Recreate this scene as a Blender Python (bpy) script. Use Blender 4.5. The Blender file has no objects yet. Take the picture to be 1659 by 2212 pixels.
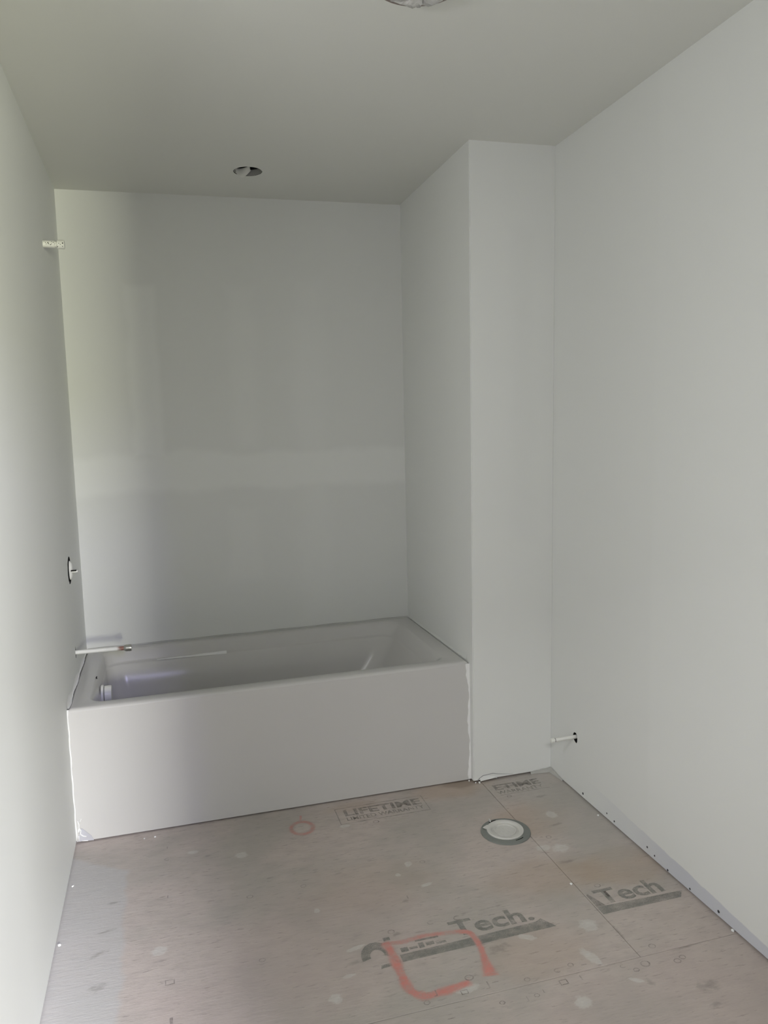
import bpy, bmesh, math, random
from mathutils import Vector, Matrix
random.seed(7)
S = bpy.context.scene
COL = S.collection

# ------------------------------------------------------------------ camera
cd = bpy.data.cameras.new('camera'); cam = bpy.data.objects.new('camera', cd); COL.objects.link(cam)
yaw, pit, rol = math.radians(15.9146), math.radians(6.4393), math.radians(-1.5301)
F_ = Vector((math.sin(yaw)*math.cos(pit), math.cos(yaw)*math.cos(pit), -math.sin(pit)))
R_ = Vector((math.cos(yaw), -math.sin(yaw), 0)); U_ = R_.cross(F_)
R2 = math.cos(rol)*R_ + math.sin(rol)*U_; U2 = -math.sin(rol)*R_ + math.cos(rol)*U_
M = Matrix((R2, U2, -F_)).transposed().to_4x4(); M.translation = Vector((0.3743, -2.8032, 1.4673))
cam.matrix_world = M
cd.sensor_fit = 'HORIZONTAL'; cd.sensor_width = 36; cd.lens = 1665.26/1659*36; cd.clip_start = 0.02
S.camera = cam

# ------------------------------------------------------------------ world and lights
w = bpy.data.worlds.new('world'); S.world = w; w.use_nodes = True
bg = w.node_tree.nodes['Background']; bg.inputs[0].default_value = (0.86, 0.93, 1.0, 1); bg.inputs[1].default_value = 0.01

def area(name, loc, target, sx, sy, power, color):
    d = bpy.data.lights.new(name, 'AREA'); d.shape = 'RECTANGLE'; d.size = sx; d.size_y = sy
    d.energy = power; d.color = color
    o = bpy.data.objects.new(name, d); COL.objects.link(o); o.location = loc
    o.rotation_euler = (Vector(target)-Vector(loc)).to_track_quat('-Z', 'Y').to_euler()
    return o
# daylight reaching the doorway behind the camera from the windows of the room beyond it:
# (name, azimuth to the right, elevation, power, colour) seen from the doorway, three metres out
DOOR = Vector((0.445, -3.05, 1.1))
for nm, az, el, pw, colr in (
        ('window_trees_light', 18, 8, 380, (0.992, 1.0, 0.775)),
        ('window_low_sky_light', 18, 28, 193, (0.60, 0.58, 1.0)),
        ('window_high_sky_light', 18, 45, 148, (0.81, 0.85, 1.0)),
        ('left_window_sky_light', -22, 42, 58, (0.99, 0.99, 1.0))):
    az, el = math.radians(az), math.radians(el)
    area(nm, DOOR+3.0*Vector((math.sin(az)*math.cos(el), -math.cos(az)*math.cos(el), math.sin(el))), DOOR, 0.6, 0.45, pw, colr)
# small high window in the left wall
area('high_window_light', (-0.16, -1.85, 2.0), (1.87, -0.19, 0.22), 0.15, 0.15, 8.5, (0.98, 0.98, 1.0))

S.view_settings.view_transform = 'Standard'; S.view_settings.look = 'None'
S.view_settings.gamma = 1.0; S.view_settings.use_curve_mapping = False
S.view_settings.exposure = 0.0

# ------------------------------------------------------------------ helpers
def tag(o, label=None, cat=None, group=None, kind=None):
    if label: o['label'] = label
    if cat: o['category'] = cat
    if group: o['group'] = group
    if kind: o['kind'] = kind
    return o

def obj(name, bm, mat, parent=None, smooth=False, recalc=True):
    if recalc: bmesh.ops.recalc_face_normals(bm, faces=bm.faces)
    me = bpy.data.meshes.new(name); bm.to_mesh(me); bm.free()
    if smooth:
        for p in me.polygons: p.use_smooth = True
    o = bpy.data.objects.new(name, me); COL.objects.link(o)
    if mat: me.materials.append(mat)
    if parent:
        o.parent = parent
        o.matrix_parent_inverse = Matrix.Translation(parent.location).inverted()
    return o

def empty(name, loc):
    o = bpy.data.objects.new(name, None); COL.objects.link(o); o.location = loc; o.empty_display_size = 0.05
    return o

def auto_smooth(o, ang=35):
    me = o.data
    for p in me.polygons: p.use_smooth = True
    bm = bmesh.new(); bm.from_mesh(me)
    for e in bm.edges:
        if len(e.link_faces) == 2 and e.calc_face_angle(0) > math.radians(ang): e.smooth = False
    bm.to_mesh(me); bm.free()

def lathe(bm, prof, origin, axis, seg=32, ux=None, jitter=0, cap0=True, cap1=True):
    """prof: list of (radius, height along axis)"""
    ax = Vector(axis).normalized(); o = Vector(origin)
    u = ax.orthogonal().normalized() if ux is None else Vector(ux); v = ax.cross(u)
    rings = []
    for r, h in prof:
        ring = []
        for i in range(seg):
            a = 2*math.pi*i/seg; rr = r*(1+random.uniform(-jitter, jitter))
            ring.append(bm.verts.new(o+ax*h+u*rr*math.cos(a)+v*rr*math.sin(a)))
        rings.append(ring)
    for a, b in zip(rings, rings[1:]):
        for i in range(seg):
            j = (i+1) % seg; bm.faces.new((a[i], a[j], b[j], b[i]))
    if cap0: bm.faces.new(list(reversed(rings[0])))
    if cap1: bm.faces.new(rings[-1])
    return rings

def tube(bm, pts, rad, seg=8):
    """round ridge along a polyline; rad a number or list"""
    n = len(pts); pts = [Vector(p) for p in pts]; prev = None
    for i, p in enumerate(pts):
        t = (pts[min(i+1, n-1)]-pts[max(i-1, 0)]).normalized()
        u = t.orthogonal().normalized() if prev is None else (prev-t*prev.dot(t)).normalized()
        v = t.cross(u); r = rad[i] if isinstance(rad, (list, tuple)) else rad
        ring = [bm.verts.new(p+u*r*math.cos(2*math.pi*k/seg)+v*r*math.sin(2*math.pi*k/seg)) for k in range(seg)]
        if i == 0: bm.faces.new(ring)
        else:
            for k in range(seg): bm.faces.new((last[k], last[(k+1) % seg], ring[(k+1) % seg], ring[k]))
        last = ring; prev = u
    bm.faces.new(list(reversed(last)))

def box(bm, lo, hi):
    vs = [bm.verts.new((x, y, z)) for x in (lo[0], hi[0]) for y in (lo[1], hi[1]) for z in (lo[2], hi[2])]
    for f in ((0,1,3,2), (4,6,7,5), (0,4,5,1), (2,3,7,6), (0,2,6,4), (1,5,7,3)): bm.faces.new([vs[i] for i in f])
    return vs

# ------------------------------------------------------------------ node helpers
class NT:
    def __init__(s, name):
        s.mat = bpy.data.materials.new(name); s.mat.use_nodes = True; s.t = s.mat.node_tree
        s.n = s.t.nodes; s.l = s.t.links; s.b = s.n['Principled BSDF']; s.out = s.n['Material Output']
        s.pos = None
    def new(s, t, **k):
        n = s.n.new(t)
        for a, b in k.items(): setattr(n, a, b)
        return n
    def put(s, sock, v):
        if hasattr(v, 'links') or isinstance(v, bpy.types.NodeSocket): s.l.new(v, sock)
        elif v is not None: sock.default_value = v
    def math(s, op, a, b=None, c=None, clamp=False):
        n = s.new('ShaderNodeMath', operation=op); n.use_clamp = clamp
        s.put(n.inputs[0], a); s.put(n.inputs[1], b)
        if c is not None: s.put(n.inputs[2], c)
        return n.outputs[0]
    def P(s):
        if s.pos is None:
            g = s.new('ShaderNodeNewGeometry'); x = s.new('ShaderNodeSeparateXYZ'); s.l.new(g.outputs['Position'], x.inputs[0])
            s.pos = (g.outputs['Position'], x.outputs[0], x.outputs[1], x.outputs[2])
        return s.pos
    def smooth(s, v, a, b):
        n = s.new('ShaderNodeMapRange', interpolation_type='SMOOTHSTEP'); s.put(n.inputs[0], v)
        n.inputs[1].default_value = a; n.inputs[2].default_value = b; return n.outputs[0]
    def noise(s, scale, detail=3, stretch=(1, 1, 1), rough=0.55, off=(0, 0, 0)):
        m = s.new('ShaderNodeMapping'); m.inputs['Scale'].default_value = stretch; m.inputs['Location'].default_value = off
        s.l.new(s.P()[0], m.inputs[0])
        n = s.new('ShaderNodeTexNoise'); n.inputs['Scale'].default_value = scale; n.inputs['Detail'].default_value = detail
        n.inputs['Roughness'].default_value = rough; s.l.new(m.outputs[0], n.inputs[0]); return n.outputs[0]
    def box(s, a, b, a0, a1, b0, b1, soft, wob=None, amt=0.0):
        """soft-edged box mask on two coordinates; wob = noise value that makes the edge uneven"""
        def d(v, lo, hi):
            x = s.math('ABSOLUTE', s.math('SUBTRACT', v, (lo+hi)/2)); return s.math('SUBTRACT', x, (hi-lo)/2)
        m = s.math('MAXIMUM', d(a, a0, a1), d(b, b0, b1))
        if wob is not None: m = s.math('ADD', m, s.math('MULTIPLY', s.math('SUBTRACT', wob, 0.5), amt))
        return s.smooth(m, soft, -soft)
    def blob(s, a, b, ca, cb, ra, rb, soft=0.6, wob=None, amt=0.0):
        da = s.math('DIVIDE', s.math('SUBTRACT', a, ca), ra); db = s.math('DIVIDE', s.math('SUBTRACT', b, cb), rb)
        r = s.math('SQRT', s.math('ADD', s.math('MULTIPLY', da, da), s.math('MULTIPLY', db, db)))
        if wob is not None: r = s.math('ADD', r, s.math('MULTIPLY', s.math('SUBTRACT', wob, 0.5), amt))
        return s.smooth(r, 1.0+soft*0.5, 1.0-soft*0.5)
    def mix(s, f, a, b, mode='MIX'):
        n = s.new('ShaderNodeMix', data_type='RGBA', blend_type=mode); s.put(n.inputs[0], f)
        for k, v in ((6, a), (7, b)):
            if isinstance(v, tuple): n.inputs[k].default_value = (v+(1,))[:4]
            else: s.l.new(v, n.inputs[k])
        return n.outputs[2]
    def bump(s, h, strength, dist=0.002):
        n = s.new('ShaderNodeBump'); n.inputs['Strength'].default_value = strength; n.inputs['Distance'].default_value = dist
        s.l.new(h, n.inputs['Height']); s.l.new(n.outputs[0], s.b.inputs['Normal'])
    def set(s, color=None, rough=None, spec=None, metal=None, coat=None):
        if color is not None:
            if isinstance(color, tuple): s.b.inputs['Base Color'].default_value = (color+(1,))[:4]
            else: s.l.new(color, s.b.inputs['Base Color'])
        if rough is not None: s.put(s.b.inputs['Roughness'], rough)
        if spec is not None: s.b.inputs['Specular IOR Level'].default_value = spec
        if metal is not None: s.b.inputs['Metallic'].default_value = metal
        if coat is not None: s.b.inputs['Coat Weight'].default_value = coat
        return s.mat

def plain(name, color, rough=0.6, spec=0.3, metal=0.0, var=0.06, scale=40, bump=0.0):
    m = NT(name); n = m.noise(scale, 3)
    c = m.mix(n, tuple(x*(1-var) for x in color), tuple(min(1, x*(1+var)) for x in color))
    if bump: m.bump(n, bump, 0.001)
    return m.set(c, rough, spec, metal)

WHITE = (0.795, 0.805, 0.785)
def paint(name, patches=None, base=WHITE, extra=None):
    m = NT(name); _, x, y, z = m.P()
    big = m.noise(1.3, 2); fine = m.noise(260, 2)
    c = m.mix(big, tuple(v*0.97 for v in base), tuple(min(1, v*1.02) for v in base))
    if patches: c = patches(m, c, x, y, z)
    m.bump(fine, 0.10, 0.0006)
    return m.set(c, 0.55, 0.25)

# ------------------------------------------------------------------ surfaces of the room
# plane coefficients (the walls are a few millimetres out of plumb)
def X_left(y, z):  return -0.0013*y + 0.0008*z
def X_right(y, z): return 1.8745 + 0.0047*y + 0.0053*z
def X_alc(y, z):   return 1.524 + 0.0030*(-1)*0 + (-0.005)*y + 0.003*z
def Y_back(x, z):  return 0.8291 + 0.0009*x - 0.0028*z
def Y_wing(x, z):  return 0.0014*(x-1.524) - 0.0099*z
def Z_ceil(x, y):  return 2.4951 + 0.0081*x - 0.0039*y
REAR = -3.05

def back_patches(m, c, x, y, z):
    n = m.noise(4, 3); dk = tuple(v*0.93 for v in WHITE)
    joint = m.box(x, z, -0.1, 1.7, 1.19, 1.36, 0.025, n, 0.09)
    butt = m.box(x, z, 0.26, 0.38, 1.36, 2.10, 0.02, n, 0.06)
    s2 = m.box(x, z, 0.66, 0.80, 0.77, 1.10, 0.03, n, 0.08)
    s3 = m.box(x, z, 1.00, 1.14, 0.55, 2.15, 0.05, n, 0.12)
    s4 = m.box(x, z, 0.70, 0.82, 1.36, 2.1, 0.04, n, 0.1)
    f = m.math('ADD', joint, butt, clamp=True); f = m.math('MAXIMUM', f, m.math('MULTIPLY', s2, 0.4))
    f = m.math('MAXIMUM', f, m.math('MULTIPLY', s3, 0.35)); f = m.math('MAXIMUM', f, m.math('MULTIPLY', s4, 0.4))
    return m.mix(f, dk, WHITE)
def right_patches(m, c, x, y, z):
    n = m.noise(3, 3); n2 = m.noise(9, 4)
    sheet = m.smooth(m.math('ADD', y, m.math('MULTIPLY', m.math('SUBTRACT', n, 0.5), 0.05)), -0.66, -0.70)
    c = m.mix(m.math('MULTIPLY', sheet, 1.0), tuple(v*0.95 for v in WHITE), c)
    # bare board along the foot of the wall, below the ragged end of the paint
    h = m.math('MULTIPLY_ADD', y, 0.055, 0.108)
    h = m.math('ADD', h, m.math('MULTIPLY', m.math('SUBTRACT', n2, 0.5), 0.022))
    bare = m.smooth(m.math('SUBTRACT', z, h), 0.0025, -0.0025)
    bare = m.math('MULTIPLY', bare, m.math('ADD', m.math('MULTIPLY', m.smooth(y, -0.25, -0.55), 0.35), m.math('MULTIPLY', m.smooth(y, -0.5, -0.85), 0.65)))
    return m.mix(bare, c, (0.60, 0.61, 0.655))
def wing_patches(m, c, x, y, z):
    n = m.noise(3, 3)
    s = m.box(x, z, 1.70, 1.80, 1.0, 2.2, 0.03, n, 0.1)
    return m.mix(m.math('MULTIPLY', s, 0.5), c, tuple(v*0.96 for v in WHITE))

M_left = paint('white_primer_left'); M_back = paint('white_primer_back', back_patches)
M_right = paint('white_primer_right', right_patches, tuple(v*0.97 for v in WHITE)); M_wing = paint('white_primer_wing', wing_patches)
M_ceil = paint('ceiling_paint', base=(0.74, 0.745, 0.70)); M_rear = paint('white_primer_rear_unseen')
M_dark = plain('dark_cavity', (0.02, 0.02, 0.02), 0.9, 0.0)
M_compound = plain('white_joint_compound', (0.86, 0.86, 0.85), 0.6, 0.2, var=0.03)
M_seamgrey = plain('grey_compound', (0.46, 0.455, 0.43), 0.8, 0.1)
M_greyboard = plain('grey_bare_board', (0.50, 0.50, 0.54), 0.8, 0.1)

def wall(name, inner, out, mat, holes=(), dark=True):
    """slab: inner face = four corners (in order), pushed back by vector out. holes = lists of points on the inner face
    with a depth; depth None cuts right through."""
    bm = bmesh.new(); out = Vector(out); dk = set(); dkf = []
    iv = [bm.verts.new(p) for p in inner]; edges = [bm.edges.new((iv[i], iv[(i+1) % 4])) for i in range(4)]
    ov = [bm.verts.new(Vector(p)+out) for p in inner]; oedges = [bm.edges.new((ov[i], ov[(i+1) % 4])) for i in range(4)]
    for i in range(4): bm.faces.new((iv[i], iv[(i+1) % 4], ov[(i+1) % 4], ov[i]))
    for pts, depth in holes:
        n = len(pts); hv = [bm.verts.new(p) for p in pts]
        edges += [bm.edges.new((hv[i], hv[(i+1) % n])) for i in range(n)]
        bv = [bm.verts.new(Vector(p)+(out if depth is None else out.normalized()*depth)) for p in pts]
        fs = [bm.faces.new((hv[i], hv[(i+1) % n], bv[(i+1) % n], bv[i])) for i in range(n)]
        if depth is not None: dkf += fs
        if depth is None: oedges += [bm.edges.get((bv[i], bv[(i+1) % n])) for i in range(n)]
        else: dkf.append(bm.faces.new(bv))
    bmesh.ops.triangle_fill(bm, edges=edges, use_beauty=True, use_dissolve=False)
    bmesh.ops.triangle_fill(bm, edges=oedges, use_beauty=True, use_dissolve=False)
    bm.faces.index_update(); dk = set(f.index for f in dkf)
    o = obj(name, bm, mat); o['kind'] = 'structure'
    o.data.materials.append(M_dark)
    for p in o.data.polygons:
        if dark and p.index in dk: p.material_index = 1  # blind holes lined near-black in place of the cavity's shade
    return o

def ring_pts(c, u, v, r, n=28, jit=0.0):
    c, u, v = Vector(c), Vector(u), Vector(v); out = []
    for i in range(n):
        a = 2*math.pi*i/n; rr = r*(1+random.uniform(-jit, jit)); out.append(c+u*rr*math.cos(a)+v*rr*math.sin(a))
    return out
def on_left(p): return [Vector((X_left(q.y, q.z), q.y, q.z)) for q in p]
def on_right(p): return [Vector((X_right(q.y, q.z), q.y, q.z)) for q in p]
def on_ceil(p): return [Vector((q.x, q.y, Z_ceil(q.x, q.y))) for q in p]

GAP = 0.007
VALVE = (0.0, 0.405, 0.934); SPOUT = (0.0, 0.415, 0.600); SHOWER = (0.0, 0.325, 2.156); SUPPLY = (1.875, -0.192, 0.223)
lw = [(X_left(REAR, GAP), REAR-0.1, GAP), (X_left(0.95, GAP), 0.95, GAP), (X_left(0.95, 2.6), 0.95, 2.6), (X_left(REAR, 2.6), REAR-0.1, 2.6)]
win = [Vector((0, -2.15, 1.76)), Vector((0, -1.55, 1.76)), Vector((0, -1.55, 2.24)), Vector((0, -2.15, 2.24))]
valve_hole = on_left(ring_pts(VALVE, (0, 1, 0), (0, 0, 1), 0.055, 32, 0.03))
spout_hole = on_left(ring_pts(SPOUT, (0, 0.45, 0), (0, 0, 1), 0.024, 16, 0.12))
wall_left = wall('wall_left', lw, (-0.14, 0, 0), M_left, [(valve_hole, 0.05), (spout_hole, 0.04), (on_left(win), None)])
supply_hole = on_right([Vector(SUPPLY)+Vector((0, a*.85-.002, b*.72)) for a, b in
    ((-.026, .004), (-.024, .022), (-.012, .031), (.004, .028), (.012, .014), (.013, -.006), (.004, -.014), (-.006, -.022), (-.018, -.026), (-.025, -.014))])
wall_right = wall('wall_right', [(X_right(0.95, GAP), 0.95, GAP), (X_right(REAR, GAP), REAR-0.1, GAP), (X_right(REAR, 2.6), REAR-0.1, 2.6), (X_right(0.95, 2.6), 0.95, 2.6)],
                  (0.14, 0, 0), M_right, [(supply_hole, 0.035)])
wall_back = wall('wall_back', [(-0.05, Y_back(0, .3), 0.3), (1.6, Y_back(1.6, .3), 0.3), (1.6, Y_back(1.6, 2.6), 2.6), (-0.05, Y_back(0, 2.6), 2.6)], (0, 0.12, 0), M_back)

# wing wall: solid block that closes the right end of the tub alcove
bm = bmesh.new(); ZB = 0.010
def wing_col(x_is_alc, y_front):
    r = []
    for z in (ZB, 2.6):
        if y_front:
            xa = X_alc(0, z) if x_is_alc else X_right(0, z)-0.0005
            r.append((xa, Y_wing(xa, z), z))
        else:
            xa = X_alc(0.9, z) if x_is_alc else X_right(0.9, z)-0.0005
            r.append((xa, 0.9, z))
    return [bm.verts.new(p) for p in r]
a, b, c, d = wing_col(True, True), wing_col(False, True), wing_col(False, False), wing_col(True, False)
for p, q in ((a, b), (b, c), (c, d), (d, a)): bm.faces.new((p[0], q[0], q[1], p[1]))
bm.faces.new((a[0], d[0], c[0], b[0])); bm.faces.new((a[1], b[1], c[1], d[1]))
e = bm.edges.get((a[0], a[1])); bmesh.ops.bevel(bm, geom=[e], offset=0.003, segments=2, affect='EDGES')
wall_wing = obj('wall_wing', bm, M_wing); wall_wing['kind'] = 'structure'

# unseen rear wall with the camera's doorway, jambs placed to cut the daylight
bm = bmesh.new(); DX0, DX1, DZ = 0.12, 0.77, 2.05
for lo, hi in (((-0.12, REAR-0.12, 0.0), (DX0, REAR, 2.6)), ((DX1, REAR-0.12, 0.0), (2.0, REAR, 2.6)), ((DX0, REAR-0.12, DZ), (DX1, REAR, 2.6))): box(bm, lo, hi)
wall_rear_unseen = obj('wall_rear_unseen', bm, M_rear); wall_rear_unseen['kind'] = 'structure'

# ceiling with the round hole above the tub
POT = (0.772, 0.465, 2.5)
pot_pts = on_ceil(ring_pts(POT, (1, 0, 0), (0, 1, 0), 0.0575, 36, 0.012))
LAMP = (1.012, -0.985, 2.5)
cq = on_ceil([Vector((-0.12, REAR-0.1, 0)), Vector((-0.12, 0.97, 0)), Vector((2.02, 0.97, 0)), Vector((2.02, REAR-0.1, 0))])
ceiling = wall('ceiling', cq, (0, 0, 0.15), M_ceil, [(pot_pts, 0.11)])

# ------------------------------------------------------------------ floor: bare sheets of subfloor over dark joists
m = NT('subfloor_board'); _, x, y, z = m.P()
strand = m.noise(1.0, 5, (9, 42, 1), 0.65); strand2 = m.noise(1.0, 4, (26, 130, 1), 0.6, (3, 1, 0)); big = m.noise(2.3, 3); mid = m.noise(7, 3, (1, 1.6, 1), 0.5, (5, 2, 0))
base = m.mix(strand, (0.495, 0.428, 0.390), (0.58, 0.518, 0.478))
base = m.mix(m.math('MULTIPLY', m.smooth(strand2, 0.57, 0.72), 0.85), base, (0.31, 0.265, 0.245))
mott = m.noise(16, 4, (1, 2.2, 1), 0.6, (9, 4, 0)); base = m.mix(m.math('MULTIPLY', m.smooth(mott, 0.42, 0.68), 0.35), base, (0.40, 0.35, 0.325))
base = m.mix(m.smooth(strand2, 0.38, 0.26), base, (0.50, 0.46, 0.43))
base = m.mix(m.math('MULTIPLY', m.smooth(big, 0.42, 0.66), 0.5), base, (0.37, 0.36, 0.325))
# water stains, tan
for (cx, cy, ra, rb, st) in ((1.62, -0.33, .14, .12, .45), (1.76, -0.70, .16, .10, .5), (1.50, -0.68, .18, .10, .4), (1.42, -0.02, .16, .07, .5), (1.30, -1.00, .14, .10, .3), (1.0, -.03, .10, .035, .35), (0.95, -.55, .2, .12, .22)):
    base = m.mix(m.math('MULTIPLY', m.blob(x, y, cx, cy, ra, rb, 0.9, mid, 1.2), st), base, (0.43, 0.335, 0.255))
for (cx, cy, ra, rb, st) in ((0.75, -0.75, .3, .25, .25), (1.6, -1.4, .5, .3, .3), (0.45, -1.0, .25, .2, .3)):
    base = m.mix(m.math('MULTIPLY', m.blob(x, y, cx, cy, ra, rb, 0.9, mid, 1.0), st), base, (0.46, 0.375, 0.355))
# greyer tone along the left wall and at the far right corner
edge = m.math('ADD', x, m.math('MULTIPLY', m.math('SUBTRACT', mid, 0.5), 0.05))
f1 = m.smooth(edge, 0.198, 0.176)
top = m.math('ADD', y, m.math('MULTIPLY', x, 0.75))
f1 = m.math('MULTIPLY', f1, m.smooth(m.math('ADD', top, m.math('MULTIPLY', m.math('SUBTRACT', mid, 0.5), 0.05)), -0.055, -0.085))
f1 = m.math('MULTIPLY', f1, m.math('ADD', 0.50, m.math('MULTIPLY', strand, 0.4)))
base = m.mix(f1, base, (0.49, 0.485, 0.475))
f2 = m.blob(x, y, 1.80, -0.25, 0.16, 0.42, 0.9, mid, 1.0)
base = m.mix(m.math('MULTIPLY', f2, 0.5), base, (0.43, 0.42, 0.39))
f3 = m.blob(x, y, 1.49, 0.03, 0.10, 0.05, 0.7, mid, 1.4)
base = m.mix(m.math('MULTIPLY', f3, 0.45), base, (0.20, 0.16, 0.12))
# dried plaster splats (pale) and scuffs (dark): position, half sizes, turn
fleck = m.noise(45, 4, (1, 1.6, 1), 0.6, (2, 7, 0))
SPLATS = ((1.493, -.938, .030, .034, 0), (1.322, -1.20, .026, .024, 0), (.288, -.659, .026, .022, 0), (.560, -.233, .024, .022, 0), (.726, -.995, .020, .022, 0),
        (1.43, -1.06, .045, .018, 1.9), (.820, -.822, .034, .009, .25), (.780, -.924, .020, .008, .1), (1.109, -.60, .025, .010, .2), (1.30, -.93, .032, .014, -.5),
        (1.62, -.545, .035, .028, 0), (1.565, -.525, .03, .022, 0), (1.495, -1.175, .026, .009, -.6), (.40, -.16, .022, .012, 0), (.945, -.16, .025, .012, 0),
        (1.09, -.47, .015, .018, 0), (1.04, -.52, .012, .01, 0), (1.06, -1.065, .04, .018, .1), (1.70, -.33, .025, .03, 0), (.75, -.62, .012, .012, 0))
SCUFFS = ((1.733, -.189, .03, .012, .1), (1.258, -.772, .055, .004, .06), (1.50, -.62, .028, .007, .15), (1.60, -.625, .05, .010, .1), (1.63, -1.309, .035, .010, .3),
        (1.66, -1.25, .04, .03, 0), (1.70, -1.105, .07, .006, .05), (1.525, -1.19, .012, .018, .5), (1.68, -.40, .035, .010, .2), (.14, -.52, .035, .008, .2), (.12, -.62, .04, .012, .4),
        (.13, -.76, .035, .02, .3), (.15, -.38, .03, .008, .1), (.45, -.20, .02, .01, .2), (.95, -.80, .02, .012, .1), (1.18, -.91, .06, .015, .1), (1.20, -.95, .05, .02, .2),
        (1.68, -.07, .11, .018, 0), (.80, -.88, .03, .010, 0), (1.02, -.66, .015, .012, 0), (.64, -.40, .02, .006, .1), (.85, -.45, .03, .006, .2), (1.56, -.99, .004, .05, 0))
def spot(cx, cy, ra, rb, rot, soft, amt):
    dx = m.math('SUBTRACT', x, cx); dy = m.math('SUBTRACT', y, cy); c_, s_ = math.cos(rot), math.sin(rot)
    u = m.math('MULTIPLY_ADD', dy, s_/ra, m.math('MULTIPLY', dx, c_/ra)); v = m.math('MULTIPLY_ADD', dy, c_/rb, m.math('MULTIPLY', dx, -s_/rb))
    r = m.math('SQRT', m.math('MULTIPLY_ADD', u, u, m.math('MULTIPLY', v, v)))
    r = m.math('ADD', r, m.math('MULTIPLY', m.math('SUBTRACT', fleck, 0.5), amt)); return m.smooth(r, 1.0, 1.0-soft)
tot = None
for q in SPLATS:
    f = spot(*q, 0.35, 1.5); tot = f if tot is None else m.math('MAXIMUM', tot, f)
base = m.mix(m.math('MULTIPLY', tot, m.math('MULTIPLY_ADD', fleck, 0.8, 0.05)), base, (0.66, 0.655, 0.62))
tot = None
for q in SCUFFS:
    f = spot(*q, 0.9, 2.2); tot = f if tot is None else m.math('MAXIMUM', tot, f)
base = m.mix(m.math('MULTIPLY', tot, 0.42), base, (0.22, 0.20, 0.18))
h = m.math('ADD', m.math('MULTIPLY', strand2, 0.7), m.math('MULTIPLY', strand, 0.8)); m.bump(h, 0.22, 0.004)
M_floor = m.set(base, 0.8, 0.2)

bm = bmesh.new(); box(bm, (-0.14, REAR-0.14, -0.10), (2.03, 1.0, -0.020))
floor = obj('floor', bm, M_dark); floor['kind'] = 'structure'
SX, SY = 1.5575, -1.1005; g = 0.0008
def panel(x0, x1, y0, y1):
    bm = bmesh.new(); box(bm, (x0, y0, -0.020), (x1, y1, 0.0))
    bmesh.ops.bevel(bm, geom=[e for e in bm.edges if all(v.co.z > -0.001 for v in e.verts)], offset=0.0012, segments=1, affect='EDGES')
    return obj('subfloor_sheet', bm, M_floor, floor)
sheet_a = panel(-0.13, SX-g, SY+g, 0.99); sheet_b = panel(SX+g, 2.02, SY+g, 0.99); sheet_c = panel(-0.13, 2.02, REAR-0.13, SY-g)

# ------------------------------------------------------------------ flat marks on the floor
def ink(name, color, density, patch=0.5, use_uv=None, grain=1300, scale=28):
    """flat print or spray: fine grains that are there or not, so the board shows between them"""
    m = NT(name); n = m.noise(scale, 3, (1, 1.6, 1), 0.6, (1, 3, 0)); d = m.math('MULTIPLY_ADD', m.math('SUBTRACT', n, 0.5), patch*2.5, density)
    if use_uv == 'ribbon':
        uv = m.new('ShaderNodeUVMap'); q = m.new('ShaderNodeSeparateXYZ'); m.l.new(uv.outputs[0], q.inputs[0])
        e = m.smooth(m.math('ABSOLUTE', m.math('MULTIPLY_ADD', q.outputs[1], 2, -1)), 1.0, 0.25)
        e2 = m.smooth(m.math('ABSOLUTE', m.math('MULTIPLY_ADD', q.outputs[0], 2, -1)), 1.0, 0.93)
        d = m.math('MULTIPLY', d, m.math('MULTIPLY', e, e2))
    g = m.noise(grain, 1, (1, 1, 1), 0.5, (4, 4, 0)); g = m.smooth(g, 0.30, 0.70)
    a = m.math('GREATER_THAN', d, g)
    m.l.new(a, m.b.inputs['Alpha']); return m.set(color, 0.85, 0.1)
M_ink = ink('grey_green_ink', (0.20, 0.21, 0.19), 0.52, 0.5)
M_inkfaint = ink('faint_grey_ink', (0.20, 0.195, 0.175), 0.42, 0.5)
M_glyph = ink('dark_glyph_ink', (0.20, 0.175, 0.16), 0.40, 0.5)
M_red = ink('red_spray_paint', (0.68, 0.28, 0.24), 0.70, 0.5, 'ribbon')
M_redfaint = ink('faint_red_spray_paint', (0.66, 0.29, 0.25), 0.40, 0.5, 'ribbon')
ZD = [0.00012]
def zz():
    ZD[0] += 0.000002; return ZD[0]

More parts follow.
